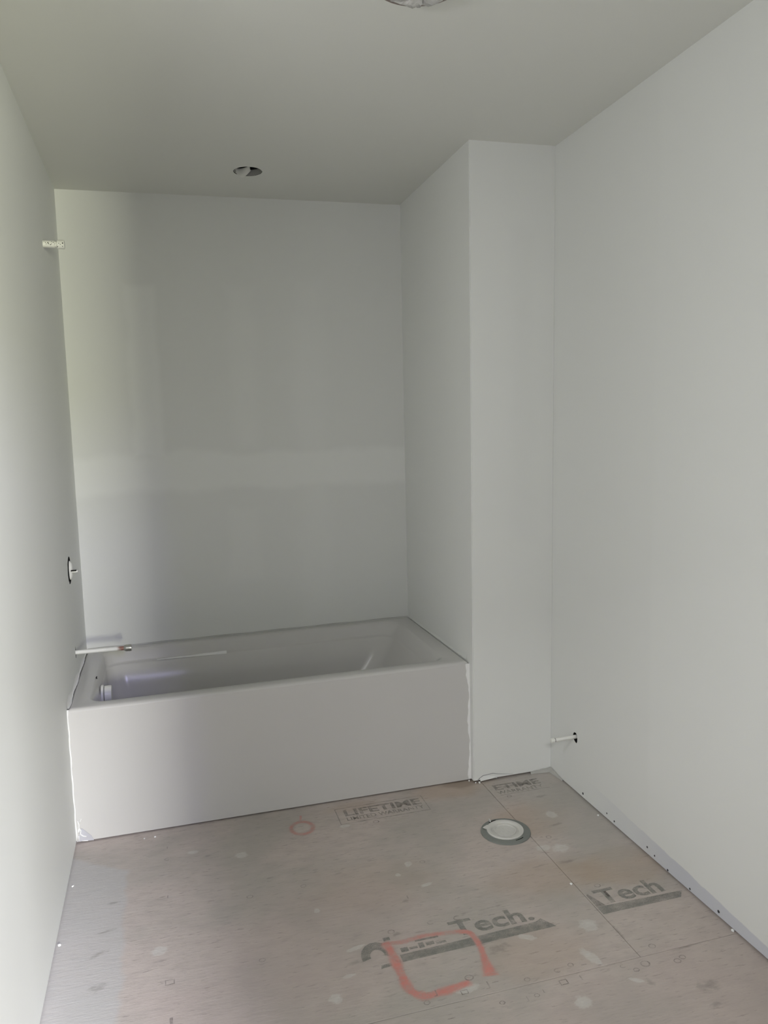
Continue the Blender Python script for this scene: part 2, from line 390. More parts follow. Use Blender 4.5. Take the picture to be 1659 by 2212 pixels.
def flat(name, polys, mat, parent):
    bm = bmesh.new(); z = zz()
    for p in polys: bm.faces.new([bm.verts.new((q[0], q[1], z)) for q in p])
    return obj(name, bm, mat, parent)
def disc(name, cx, cy, ra, rb, mat, parent, rot=0.0, n=20):
    bm = bmesh.new(); uvl = bm.loops.layers.uv.new('UVMap'); z = zz(); vs = []; uvs = {}
    for i in range(n):
        a = 2*math.pi*i/n; px, py = ra*math.cos(a), rb*math.sin(a)
        v = bm.verts.new((cx+px*math.cos(rot)-py*math.sin(rot), cy+px*math.sin(rot)+py*math.cos(rot), z)); vs.append(v)
        uvs[v] = (0.5+0.5*math.cos(a), 0.5+0.5*math.sin(a))
    f = bm.faces.new(vs)
    for l in f.loops: l[uvl].uv = uvs[l.vert]
    return obj(name, bm, mat, parent)
def ribbon(name, pts, width, mat, parent, closed=False):
    bm = bmesh.new(); uvl = bm.loops.layers.uv.new('UVMap'); z = zz(); P = [Vector((p[0], p[1], 0)) for p in pts]; n = len(P); rows = []
    ln = [0.0]
    for i in range(1, n): ln.append(ln[-1]+(P[i]-P[i-1]).length)
    for i in range(n):
        t = (P[(i+1) % n] if closed else P[min(i+1, n-1)])-(P[i-1] if (closed or i) else P[0]); t.normalize()
        nn = Vector((-t.y, t.x, 0)); wd = width[i] if isinstance(width, (list, tuple)) else width
        q = P[i]; rows.append([bm.verts.new((q.x+nn.x*wd*s, q.y+nn.y*wd*s, z)) for s in (-0.5, 0.5)])
    k = n if closed else n-1
    for i in range(k):
        j = (i+1) % n; f = bm.faces.new((rows[i][0], rows[j][0], rows[j][1], rows[i][1]))
        u0, u1 = (0.5, 0.5) if closed else (ln[i]/ln[-1], ln[j]/ln[-1])
        for l, uv in zip(f.loops, ((u0, 0), (u1, 0), (u1, 1), (u0, 1))): l[uvl].uv = uv
    return obj(name, bm, mat, parent)
def smooth_path(pts, n=8):
    P = [Vector((p[0], p[1], 0)) for p in pts]; out = []
    for i in range(len(P)-1):
        p0, p1, p2, p3 = P[max(i-1, 0)], P[i], P[i+1], P[min(i+2, len(P)-1)]
        for k in range(n):
            t = k/n; out.append(0.5*((2*p1)+(p2-p0)*t+(2*p0-5*p1+4*p2-p3)*t*t+(3*p1-p0-3*p2+p3)*t**3))
    return out+[P[-1]]
def lettering(name, text, x0, y0, width, height, mat, parent, bold=0.0, shear=0.0, spacing=1.0):
    cu = bpy.data.curves.new('lettering', 'FONT'); cu.body = text; cu.size = 1; cu.offset = bold; cu.shear = shear; cu.space_character = spacing
    cu.resolution_u = 3
    t = bpy.data.objects.new('lettering', cu); COL.objects.link(t)
    dg = bpy.context.evaluated_depsgraph_get(); me = bpy.data.meshes.new_from_object(t.evaluated_get(dg))
    bpy.data.objects.remove(t); bpy.data.curves.remove(cu)
    xs = [v.co.x for v in me.vertices]; ys = [v.co.y for v in me.vertices]
    sx = width/(max(xs)-min(xs)); sy = height/(max(ys)-min(ys)); mx, my = min(xs), min(ys); z = zz()
    for v in me.vertices: v.co = Vector((x0+(v.co.x-mx)*sx, y0+(v.co.y-my)*sy, z))
    me.materials.clear(); me.materials.append(mat); me.name = name
    o = bpy.data.objects.new(name, me); COL.objects.link(o); o.parent = parent
    return o
def rect(x0, y0, x1, y1): return [(x0, y0), (x1, y0), (x1, y1), (x0, y1)]
def frame(x0, y0, x1, y1, t): return [rect(x0, y0, x1, y0+t), rect(x0, y1-t, x1, y1), rect(x0, y0+t, x0+t, y1-t), rect(x1-t, y0+t, x1, y1-t)]

# stamp beside the tub
flat('stamp_frame', frame(0.934, -0.147, 1.287, -0.026, 0.0035), M_inkfaint, sheet_a)
lettering('stamp_lettering', 'LIFETIME', 0.964, -0.092, 0.306, 0.048, M_inkfaint, sheet_a, 0.03)
lettering('stamp_lettering', 'LIMITED WARRANTY', 0.964, -0.127, 0.306, 0.026, M_inkfaint, sheet_a, 0.02)
# the same stamp cut off by the joint, far right
flat('stamp_frame', [rect(1.585, -0.132, 1.80, -0.129)], M_inkfaint, sheet_b)
lettering('stamp_lettering', 'ETIME', 1.585, -0.088, 0.20, 0.045, M_inkfaint, sheet_b, 0.03)
lettering('stamp_lettering', 'WARRANTY', 1.580, -0.123, 0.20, 0.026, M_inkfaint, sheet_b, 0.02)
# bold slanted word with a bar under it, right sheet
lettering('stamp_lettering', 'Tech', 1.588, -0.867, 0.220, 0.072, M_ink, sheet_b, 0.026, 0.0, 1.0)
flat('stamp_bar', [[(1.562, -0.908), (1.832, -0.908), (1.856, -0.880), (1.562, -0.872)]], M_ink, sheet_b)
flat('stamp_bar', [[(1.562, -0.871), (1.592, -0.871), (1.580, -0.835), (1.568, -0.805), (1.562, -0.81)]], M_inkfaint, sheet_b)
# and on the main sheet, worn away on the left
lettering('stamp_lettering', 'Tech.', 1.105, -0.867, 0.255, 0.070, M_ink, sheet_a, 0.026, 0.0, 1.0)
flat('stamp_bar', [[(0.932, -0.918), (1.404, -0.912), (1.376, -0.866), (1.355, -0.876), (0.932, -0.888)]], M_ink, sheet_a)
flat('stamp_remnant', [rect(.940, -.880, .962, -.862), rect(.966, -.876, .990, -.866), rect(.994, -.879, 1.010, -.856), rect(1.016, -.874, 1.040, -.860), rect(1.045, -.878, 1.075, -.868), rect(.99, -.850, 1.06, -.842), rect(.905, -.82, .925, -.805)], M_ink, sheet_a)
flat('stamp_emblem', [[(0.872+q*math.cos(k), -0.872+q*1.25*math.sin(k)) for q, k in ((.046, a_), (.046, a_+.4), (.020, a_+.4), (.020, a_))] for a_ in (-.25, .15, .55, .95, 1.35, 1.75, 2.15, 2.55, 2.95)]
     +[[(.868, -.926), (.925, -.920), (.928, -.908), (.872, -.912)]], M_ink, sheet_a)
# red spray paint: rounded square with open corner, and a small ring by the tub
left_leg = smooth_path([(0.906, -0.818), (0.912, -0.86), (0.913, -0.94), (0.917, -1.02), (0.945, -1.055), (1.0, -1.056), (1.085, -1.045)])
ribbon('spray_mark', left_leg, [0.032+0.012*math.sin(i*0.35)**2 for i in range(len(left_leg))], M_red, sheet_a)
top_leg = smooth_path([(0.915, -0.832), (0.96, -0.838), (1.02, -0.832), (1.10, -0.842), (1.145, -0.850)])
ribbon('spray_mark', top_leg, 0.026, M_redfaint, sheet_a)
right_leg = smooth_path([(1.12, -0.846), (1.152, -0.862), (1.158, -0.92), (1.147, -0.99), (1.139, -1.045)])
ribbon('spray_mark', right_leg, [0.027+0.036*max(0, (i/len(right_leg)-0.62))**1*2.6 for i in range(len(right_leg))], M_red, sheet_a)
ribbon('spray_ring', [(0.793+0.040*math.cos(a*math.pi/12), -0.122+0.045*math.sin(a*math.pi/12)) for a in range(24)], 0.024, M_redfaint, sheet_a, closed=True)
ribbon('spray_mark', [(0.795, -0.07), (0.80, -0.05), (0.803, -0.03)], 0.012, M_redfaint, sheet_a)

# printed nail-pattern glyphs
def glyph(kind, x, y, s, par):
    t = s*0.22; r = s
    if kind == 'o':
        pol = [[(x+q*math.cos(a0), y+q*0.85*math.sin(a0)) for q, a0 in ((r, k*math.pi/7), (r, (k+1)*math.pi/7), (r-t*1.3, (k+1)*math.pi/7), (r-t*1.3, k*math.pi/7))] for k in range(14)]
    elif kind == 'c':
        pol = [[(x+q*math.cos(a0), y+q*0.85*math.sin(a0)) for q, a0 in ((r, k*math.pi/7), (r, (k+1)*math.pi/7), (r-t*1.5, (k+1)*math.pi/7), (r-t*1.5, k*math.pi/7))] for k in range(2, 12)]
    elif kind == 'd': pol = frame(x-r, y-r*0.8, x+r, y+r*0.8, t*1.2)
    elif kind == 'i': pol = [rect(x-t, y-r, x+t, y+r)]
    elif kind == 'j': pol = [rect(x-t*.6, y-r, x+t*.6, y+r), rect(x-r*0.8, y-r, x-t*.6, y-r+t)]
    else: pol = [rect(x-r, y-t*.6, x+r, y+t*.6)]
    if kind in 'ocdij-': return flat('nail_mark', pol, M_glyph, par)
for k, x, y, s in (('c', .314, -.177, .011), ('d', .315, -.798, .013), ('i', .317, -.947, .018), ('i', .314, -.10, .007), ('i', .313, -.40, .007), ('-', .312, -.624, .004), ('-', .306, -.46, .005),
        ('-', .322, -.46, .005), ('o', .562, -.484, .011), ('o', .733, -.481, .010), ('o', .563, -.789, .010), ('c', 1.06, -.782, .011), ('o', .937, -.786, .011), ('c', 1.143, -.787, .013),
        ('o', 1.14, -.473, .010), ('-', .979, -.485, .010), ('i', 1.033, -.643, .008), ('o', 1.063, -.167, .012), ('o', 1.081, -1.03, .013), ('j', 1.119, -1.07, .013), ('-', 1.140, -1.066, .009),
        ('o', 1.224, -1.084, .009), ('c', 1.316, -1.078, .010), ('-', 1.395, -1.08, .008), ('j', .979, -1.055, .011), ('d', 1.05, -1.075, .010), ('-', 1.46, -1.075, .008), ('o', 1.36, -1.07, .009), ('o', .945, -1.08, .009)):
    glyph(k, x, y, s, sheet_a)
for k, x, y, s in (('o', 1.615, -.468, .011), ('o', 1.622, -.776, .011), ('o', 1.614, -.148, .010), ('o', 1.613, -1.073, .011)): glyph(k, x, y, s, sheet_b)
for k, x, y, s in (('o', 1.553, -1.128, .014), ('o', 1.642, -1.145, .011), ('o', 1.664, -1.137, .010), ('d', 1.31, -1.122, .012), ('i', 1.362, -1.121, .008), ('o', 1.222, -1.143, .008), ('j', 1.194, -1.147, .009),
        ('o', 1.127, -1.139, .008), ('o', 1.517, -1.141, .009), ('-', .985, -1.148, .010), ('i', 1.245, -1.135, .006), ('c', 1.49, -1.118, .008)): glyph(k, x, y, s, sheet_c)
# plaster splats and scuffs

# ------------------------------------------------------------------ bathtub
ms = NT('white_acrylic'); n = ms.noise(3, 2); n2 = ms.noise(420, 2)
cc = ms.mix(n, (0.59, 0.58, 0.565), (0.62, 0.61, 0.595)); M_tub = ms.set(cc, 0.22, 0.45); ms.bump(n2, 0.02, 0.0003)
def Z_rim(x, y): return 0.4976 + 0.0045*x + 0.0004*y
def Y_apr(x, z): return 0.0337 - 0.0039*x + 0.0076*z
tub = tag(empty('bathtub', (0.762, 0.43, 0)), 'white alcove bathtub with a flat apron set between three primed walls', 'bathtub')
bm = bmesh.new()
def rr_ring(x0, x1, y0, y1, r, dz, n=8, ends=None):
    """rounded rectangle at height rim+dz"""
    pts = []
    for cx, cy, a0 in ((x1-r, y1-r, 0), (x0+r, y1-r, 90), (x0+r, y0+r, 180), (x1-r, y0+r, 270)):
        for k in range(n+1):
            a = math.radians(a0+90*k/n); pts.append((cx+r*math.cos(a), cy+r*math.sin(a)))
    return [bm.verts.new((px, py, Z_rim(px, py)+dz)) for px, py in pts]
rings = []
L = 0.002
# deck outer edge down the back, then deck, rolled lip, ledge, sloping basin, floor
spec = [(L, 1.522, None, .8285, 0.004, -0.002), (L+.001, 1.521, None, .8275, 0.004, 0.0)]
def outer_ring(inset, dz, round_=0.004):
    pts = []; r = round_
    x0, x1 = 0.001+inset, 1.5225-inset; y1 = 0.8285-inset
    y0 = lambda x: Y_apr(x, 0.5)+inset
    out = []
    for cx, cy, a0 in ((x1-r, y1-r, 0), (x0+r, y1-r, 90), (x0+r, y0(x0)+r, 180), (x1-r, y0(x1)+r, 270)):
        for k in range(9):
            a = math.radians(a0+90*k/8); px, py = cx+r*math.cos(a), cy+r*math.sin(a)
            out.append(bm.verts.new((px, py, Z_rim(px, py)+dz)))
    return out
rings.append(outer_ring(0.000, -0.030)); rings.append(outer_ring(0.000, -0.014)); rings.append(outer_ring(0.0012, -0.0085)); rings.append(outer_ring(0.004, -0.0040)); rings.append(outer_ring(0.0085, -0.0012)); rings.append(outer_ring(0.014, 0.0))
for x0, x1, y0, y1, r, dz in ((.066, 1.450, .086, .776, .055, 0.0), (.072, 1.444, .091, .770, .056, -.002), (.077, 1.437, .095, .765, .058, -.007), (.081, 1.428, .098, .760, .060, -.016),
        (.086, 1.405, .102, .752, .066, -.050), (.087, 1.402, .103, .749, .067, -.056), (.088, 1.400, .103, .738, .068, -.0585), (.089, 1.396, .104, .732, .069, -.064),
        (.096, 1.340, .110, .715, .085, -.16), (.105, 1.262, .120, .695, .10, -.28), (.112, 1.20, .130, .680, .11, -.345), (.13, 1.15, .15, .655, .11, -.378), (.17, 1.09, .19, .61, .10, -.392), (.30, .95, .30, .50, .06, -.396)):
    rings.append(rr_ring(x0, x1, y0, y1, r, dz))
for a, b in zip(rings, rings[1:]):
    nn = len(a)
    for i in range(nn): bm.faces.new((a[i], a[(i+1) % nn], b[(i+1) % nn], b[i]))
bm.faces.new(rings[-1])
shell = obj('shell', bm, M_tub, tub); auto_smooth(shell, 50)
# apron panel
bm = bmesh.new(); AZ0 = 0.006
apr = []
NX = 12
for i in range(NX+1):
    x = 0.0015+(1.5225-0.0015)*i/NX
    zt = Z_rim(x, 0.03)-0.012
    col = [(x, Y_apr(x, AZ0), AZ0), (x, Y_apr(x, .25), .25), (x, Y_apr(x, zt), zt), (x, Y_apr(x, zt)+0.012, zt), (x, Y_apr(x, AZ0)+0.012, AZ0)]
    apr.append([bm.verts.new(p) for p in col])
for a, b in zip(apr, apr[1:]):
    for k in range(5): bm.faces.new((a[k], b[k], b[(k+1) % 5], a[(k+1) % 5]))
bm.faces.new(apr[0]); bm.faces.new(list(reversed(apr[-1])))
apron = obj('apron', bm, M_tub, tub)
# unpainted triangle at the apron's lower left corner with ragged white edges
bm = bmesh.new(); ya = lambda x, z: Y_apr(x, z)-0.0008
tri = [(.004, .008), (.060, .004), (.052, .022), (.036, .040), (.020, .056), (.014, .050), (.012, .030)]
f = bm.faces.new([bm.verts.new((x, ya(x, z), z)) for x, z in tri])
r = bmesh.ops.extrude_face_region(bm, geom=[f]); bmesh.ops.translate(bm, verts=[v for v in r['geom'] if isinstance(v, bmesh.types.BMVert)], vec=(0, -0.0008, 0))
tag(obj('corner_tear', bm, M_greyboard, tub), 'grey bare triangle at the lower left corner of the apron')
bm = bmesh.new()
for pts, rad in (([(.010, .085), (.013, .070), (.012, .058), (.018, .048), (.016, .034), (.024, .026), (.036, .022)], .0022), ([(.022, .092), (.015, .076)], .0016), ([(.012, .056), (.010, .040)], .004), ([(.010, .030), (.009, .010)], .002), ([(.040, .006), (.020, .008)], .0015)):
    tube(bm, [(x, ya(x, z)-0.0012, z) for x, z in pts], rad, 6)
tag(obj('compound_run', bm, M_compound, tub, True), 'ragged white runs of compound over the grey corner')
# overflow fitting on the drain end of the basin
M_pvc = plain('white_plastic', (0.80, 0.80, 0.775), 0.35, 0.4, var=0.03)
OV = (0.088, 0.375, 0.428)
bm = bmesh.new(); lathe(bm, [(.036, 0), (.0385, .002), (.0385, .009), (.036, .011)], OV, (1, 0, 0), 32)
ovf = obj('overflow_fitting', bm, M_pvc, tub); auto_smooth(ovf); ovf['label'] = 'white round overflow fitting on the drain end wall'
bm = bmesh.new(); lathe(bm, [(.031, .0125), (.034, .0135), (.034, .036), (.032, .040), (.014, .041)], OV, (1, 0, 0), 32)
o_ = obj('overflow_cap', bm, M_pvc, ovf); auto_smooth(o_)
bm = bmesh.new(); lathe(bm, [(.030, .010), (.030, .013)], OV, (1, 0, 0), 32); obj('gasket', bm, M_dark, ovf)
# pale strip painting in the window's reflection on the far ledge, and a few dirt marks
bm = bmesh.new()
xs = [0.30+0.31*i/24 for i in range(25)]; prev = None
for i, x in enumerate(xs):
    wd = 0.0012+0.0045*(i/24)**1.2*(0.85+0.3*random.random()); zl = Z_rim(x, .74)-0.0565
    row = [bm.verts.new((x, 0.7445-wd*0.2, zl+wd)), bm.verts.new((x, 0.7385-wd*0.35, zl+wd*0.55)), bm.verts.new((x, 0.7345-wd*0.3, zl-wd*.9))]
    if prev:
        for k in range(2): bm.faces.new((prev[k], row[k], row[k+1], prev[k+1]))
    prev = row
tag(obj('painted_ledge_glint', bm, M_compound, tub), 'painted window reflection along the inner ledge at the far side')
bm = bmesh.new(); tube(bm, [(.074, .392, .4985), (.073, .378, .499), (.076, .370, .498)], .0020, 6); obj('dirt_mark', bm, M_dark, tub)
bm = bmesh.new(); tube(bm, [(1.36, .135, .452), (1.352, .15, .437), (1.366, .16, .43)], .002, 6); obj('dirt_mark', bm, M_dark, tub)

# ------------------------------------------------------------------ joint compound along the alcove edges (parts of the walls)
def ridge(name, pts, rad, mat, parent, seg=6):
    bm = bmesh.new(); tube(bm, pts, rad, seg); return obj(name, bm, mat, parent, True)
pts = []; rad = []
for i in range(26):
    z = 0.012+0.485*i/25; pts.append((0.0025+0.001*math.sin(i*1.3), Y_apr(0, z)-0.001, z)); rad.append(0.0028+0.0012*random.random())
ridge('compound_bead', pts, rad, M_compound, wall_left)
# wavy strip where the apron meets the wing wall
bm = bmesh.new(); prev = None
for i in range(31):
    z = 0.010+0.487*i/30; xa = X_alc(0, z)
    wv = 0.008+0.004*math.sin(i*0.45+1)+0.0015*math.sin(i*1.7)+random.uniform(-.0012, .0012)
    if i > 24: wv += 0.004
    yf = Y_apr(xa, z)
    row = [bm.verts.new(p) for p in ((xa-wv, yf-0.0006, z), (xa-wv+0.002, yf-0.0024, z), (xa-0.001, yf-0.003, z), (xa-0.0005, yf-0.006, z))]
    if prev:
        for k in range(3): bm.faces.new((prev[k], row[k], row[k+1], prev[k+1]))
    prev = row
obj('compound_strip', bm, M_compound, wall_wing)
# ragged fillets between wall and tub deck
bm = bmesh.new(); prev = None
for i in range(41):
    y = 0.045+0.78*i/40; zt = Z_rim(0, y)
    wv = (0.016+0.010*math.sin(i*.5)+random.uniform(-.004, .004))*(1.1-i/60)
    row = [bm.verts.new(p) for p in ((X_left(y, .5)+0.0003, y, zt+wv*0.8+.006), (X_left(y, .5)+0.0010, y, zt+wv*.5), (X_left(y, .5)+0.0022, y, zt+0.001), (X_left(y, .5)+0.004+wv*.2, y, zt+0.0006))]
    if prev:
        for k in range(3): bm.faces.new((prev[k], row[k], row[k+1], prev[k+1]))
    prev = row
obj('compound_fillet', bm, M_compound, wall_left)
bm = bmesh.new(); prev = None
for i in range(41):
    y = 0.06+0.765*i/40; zt = Z_rim(1.52, y); xa = X_alc(y, .5)
    wv = (0.008+0.004*math.sin(i*.4+2)+random.uniform(-.001, .001))*(1.2-i/50)
    row = [bm.verts.new(p) for p in ((xa-0.0003, y, zt+wv+.004), (xa-0.0012, y, zt+wv*.5), (xa-0.002, y, zt+0.001), (xa-0.003, y, zt+0.0006))]
    if prev:
        for k in range(3): bm.faces.new((prev[k], row[k], row[k+1], prev[k+1]))
    prev = row
obj('compound_fillet', bm, M_wing, wall_wing)
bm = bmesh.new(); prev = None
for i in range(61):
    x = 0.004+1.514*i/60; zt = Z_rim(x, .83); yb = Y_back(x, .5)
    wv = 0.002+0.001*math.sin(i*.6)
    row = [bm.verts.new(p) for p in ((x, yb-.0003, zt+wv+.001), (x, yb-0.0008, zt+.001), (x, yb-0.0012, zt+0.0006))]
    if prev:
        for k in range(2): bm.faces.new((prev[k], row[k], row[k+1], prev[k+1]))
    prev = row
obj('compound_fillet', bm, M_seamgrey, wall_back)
# foot of the wing wall: curled paper edge, cracks and lumps
def yw(x, z): return Y_wing(x, z)-0.001
bm = bmesh.new(); prev = None
for i in range(15):
    t = i/14; x = 1.552+0.075*t; hgt = 0.012+0.012*math.sin(math.pi*min(1, .25+t*.75))
    row = [bm.verts.new(p) for p in ((x, yw(x, 0)-0.004, 0.006+.006*t), (x, yw(x, 0)-0.003, hgt*0.6), (x, yw(x, 0), hgt))]
    if prev:
        for k in range(2): bm.faces.new((prev[k], row[k], row[k+1], prev[k+1]))
    prev = row
obj('paper_curl', bm, M_wing, wall_wing, True)
bm = bmesh.new(); tube(bm, [(x, yw(x, z)+.0006, z) for x, z in ((1.540, .008), (1.551, .018), (1.566, .027), (1.590, .0285), (1.610, .030), (1.631, .024), (1.667, .018), (1.70, .015))], [.0012, .0012, .0011, .0010, .0011, .0009, .0006, .0003], 6)
obj('paper_crack', bm, plain('crack_grey', (0.25, 0.25, 0.26), .9, 0), wall_wing)
for i, (x, y, z, s) in enumerate(((1.532, -.004, .003, .003), (1.546, -.010, .004, .0045), (1.513, .020, .004, .0035))):
    bm = bmesh.new(); bmesh.ops.create_icosphere(bm, subdivisions=2, radius=s)
    for v in bm.verts: v.co = Vector((x, y, z))+v.co*random.uniform(.75, 1.2)*Vector((1, 1, .8)).length/1.63
    obj('compound_lump', bm, M_compound, wall_wing, True)
bm = bmesh.new(); prev = None
for i in range(13):
    t = i/12; x = 1.78+0.093*t; row = [bm.verts.new((x, yw(x, 0)-.0012, .011+.007*t+random.uniform(-.001, .001))), bm.verts.new((x, yw(x, 0)-.002-.002*t, .006)), bm.verts.new((x, yw(x, 0)-.004-.009*t+random.uniform(-.0015, .0015), .0010))]
    if prev:
        for k in range(2): bm.faces.new((prev[k], row[k], row[k+1], prev[k+1]))
    prev = row
obj('compound_fillet', bm, M_seamgrey, wall_wing, True)
bm = bmesh.new(); prev = None
for i in range(13):
    t = i/12; y = -0.004-0.10*t; xr = X_right(y, 0)
    k_ = (1-t)**1.3; row = [bm.verts.new((xr-.0012, y, .009+.010*k_+random.uniform(-.001, .001))), bm.verts.new((xr-.002-.003*k_, y, .006+.002*k_)), bm.verts.new((xr-.004-.011*k_+random.uniform(-.0015, .0015), y, .0010))]
    if prev:
        for k in range(2): bm.faces.new((prev[k], row[k], row[k+1], prev[k+1]))
    prev = row
obj('compound_fillet', bm, M_seamgrey, wall_right, True)

# screw heads and holes along the foot of the right wall
M_steel = plain('dark_screw_steel', (0.06, 0.06, 0.07), 0.5, 0.4, 0.6)
for y, z, s in ((-.262, .0225, .0048), (-.431, .026, .0032), (-.480, .020, .0036), (-.679, .030, .0036), (-.79, .012, .0036), (-.90, .014, .0034), (-1.029, .021, .0046), (-.72, .022, .003)):
    bm = bmesh.new(); x = X_right(y, z)
    lathe(bm, [(s, 0), (s, .0006), (s*.6, .0004), (s*.25, .0001)], (x-.0002, y, z), (-1, 0, 0), 10)
    obj('screw_head', bm, M_steel, wall_right)

# ------------------------------------------------------------------ shower stub, valve, spout pipe
M_pwhite = NT('white_painted_pipe'); pn = M_pwhite.noise(14, 2); 
c_ = M_pwhite.mix(pn, (0.78, 0.78, 0.74), (0.84, 0.84, 0.80)); M_pwhite = M_pwhite.set(c_, 0.45, 0.35)
sh = tag(empty('shower_stub', SHOWER), 'capped white shower pipe stub speckled black, high on the left wall', 'pipe')
x0 = X_left(SHOWER[1], SHOWER[2])
bm = bmesh.new(); lathe(bm, [(.0125, -.02), (.0125, .040)], (x0, SHOWER[1], SHOWER[2]), (1, 0, 0), 24); auto_smooth(obj('pipe', bm, M_pwhite, sh))
bm = bmesh.new(); lathe(bm, [(.0135, .038), (.0105, .041), (.0105, .047), (.014, .049)], (x0, SHOWER[1], SHOWER[2]), (1, 0, 0), 24); auto_smooth(obj('coupling', bm, M_pwhite, sh))
bm = bmesh.new(); lathe(bm, [(.013, .0475), (.0165, .049), (.0155, .060), (.0165, .070), (.0145, .073), (.006, .0735)], (x0, SHOWER[1], SHOWER[2]), (1, 0, 0), 24); auto_smooth(obj('cap', bm, M_pwhite, sh))
for dx, ang, s in ((.010, -75, .0016), (.018, -80, .0022), (.026, -110, .0018), (.030, -60, .0014), (.012, 80, .0014), (.005, -60, .0012), (.020, 85, .0018), (.030, 82, .0014), (.036, -70, .0016), (.055, -88, .0016), (.068, -84, .0026), (.067, -125, .0018), (.050, -130, .0018), (.060, 80, .0015), (.042, -95, .0012)):
    a = math.radians(ang); r = (.0125 if dx < .038 else (.0105 if dx < .047 else .0158)); c0 = Vector((x0+dx, SHOWER[1]+r*math.cos(a)*0.999*(-1 if abs(ang) > 90 else 1)*0-0, 0))
    # angle measured in the y-z plane from +z: the camera sees the -y side
    d_ = Vector((0, -math.sin(math.radians(abs(ang))), math.cos(math.radians(abs(ang)))*(1 if ang < 0 else -1)))
    bm = bmesh.new(); bmesh.ops.create_icosphere(bm, subdivisions=1, radius=s)
    ctr = Vector((x0+dx, SHOWER[1], SHOWER[2]))+d_*r
    for v in bm.verts: v.co = v.co+ctr
    obj('paint_speck', bm, M_dark, sh, True)

va = tag(empty('mixer_valve', VALVE), 'roughed-in shower mixer valve body with white guard in its round wall hole', 'valve')
xv = X_left(VALVE[1], VALVE[2])
def squash(bm):                                                     # the body is an upright oval seen from its narrow side
    for v_ in bm.verts: v_.co.y = VALVE[1]+.020+(v_.co.y-VALVE[1])*.60
bm = bmesh.new(); lathe(bm, [(.039, -.045), (.039, -.0012)], (xv, VALVE[1], VALVE[2]-.004), (1, 0, 0), 28, jitter=.02); squash(bm); obj('valve_body', bm, M_dark, va)  # body coloured near-black for the shade inside the hole
bm = bmesh.new(); lathe(bm, [(.038, -.0022), (.038, .000), (.034, .004), (.024, .009), (.012, .010)], (xv, VALVE[1], VALVE[2]-.004), (1, 0, 0), 28, jitter=.02); squash(bm)
auto_smooth(obj('plaster_guard', bm, M_pwhite, va))
bm = bmesh.new(); lathe(bm, [(.005, .006), (.0048, .028), (.0035, .030)], (xv, VALVE[1], VALVE[2]-.006), (1, 0, 0), 16); auto_smooth(obj('stem', bm, M_pwhite, va))
bm = bmesh.new(); box(bm, (xv+.006, VALVE[1]-.012, VALVE[2]-.0035), (xv+.026, VALVE[1]+.004, VALVE[2]-.0005)); tag(obj('stem_clip', bm, M_dark, va), 'dark clip along the stem')
for dy, dz in ((.0, .049), (.0, -.050)):
    bm = bmesh.new(); lathe(bm, [(.005, -.03), (.005, -.004)], (xv, VALVE[1]+dy, VALVE[2]+dz), (1, 0, 0), 12); obj('lug', bm, M_pwhite, va)

sp = tag(empty('spout_pipe', SPOUT), 'long white tub spout pipe with a metal end cap, sticking out over the bathtub', 'pipe')
mp = NT('pipe_white_to_copper'); _, px, _, _ = mp.P()
cp = mp.mix(mp.smooth(mp.math('ADD', px, mp.math('MULTIPLY', mp.noise(90, 2), .02)), .160, .182), (0.80, 0.80, 0.77), (0.26, 0.13, 0.10)); M_pipe = mp.set(cp, 0.4, 0.4)
M_chrome = plain('dull_chrome', (0.50, 0.50, 0.47), 0.28, 0.5, 0.85)
xs0 = X_left(SPOUT[1], SPOUT[2]); zt = SPOUT[2]
bm = bmesh.new(); lathe(bm, [(.0085, -.03), (.0085, .188)], (xs0, SPOUT[1], zt), Vector((.206, .0, -.002)), 20); auto_smooth(obj('pipe', bm, M_pipe, sp))
bm = bmesh.new(); lathe(bm, [(.0085, .182), (.0125, .187), (.0145, .193), (.0135, .199), (.0145, .2015), (.0135, .211), (.006, .212)], (xs0, SPOUT[1], zt), Vector((.206, .0, -.002)), 24)
tag(obj('end_cap', bm, M_chrome, sp), 'dull chrome cap on the pipe end'); auto_smooth(bpy.data.objects['end_cap'])

# toilet supply stub on the right wall
su = tag(empty('supply_stub', SUPPLY), 'short white capped water supply stub low on the right wall by the corner', 'pipe')
xr = X_right(SUPPLY[1], SUPPLY[2]); AX = Vector((-1, .02, -.025))
bm = bmesh.new(); lathe(bm, [(.0075, -.03), (.0075, .085)], (xr, SUPPLY[1]-.004, SUPPLY[2]+.003), AX, 20); auto_smooth(obj('pipe', bm, M_pwhite, su))
bm = bmesh.new(); lathe(bm, [(.0072, .087), (.0092, .0885), (.0092, .101), (.0075, .103)], (xr, SUPPLY[1]-.004, SUPPLY[2]+.003), AX, 20); auto_smooth(obj('cap', bm, M_pwhite, su))
bm = bmesh.new(); lathe(bm, [(.0079, .0845), (.0079, .0875)], (xr, SUPPLY[1]-.004, SUPPLY[2]+.003), AX, 20); obj('seal_ring', bm, plain('grey_seal', (.22, .22, .2)), su)

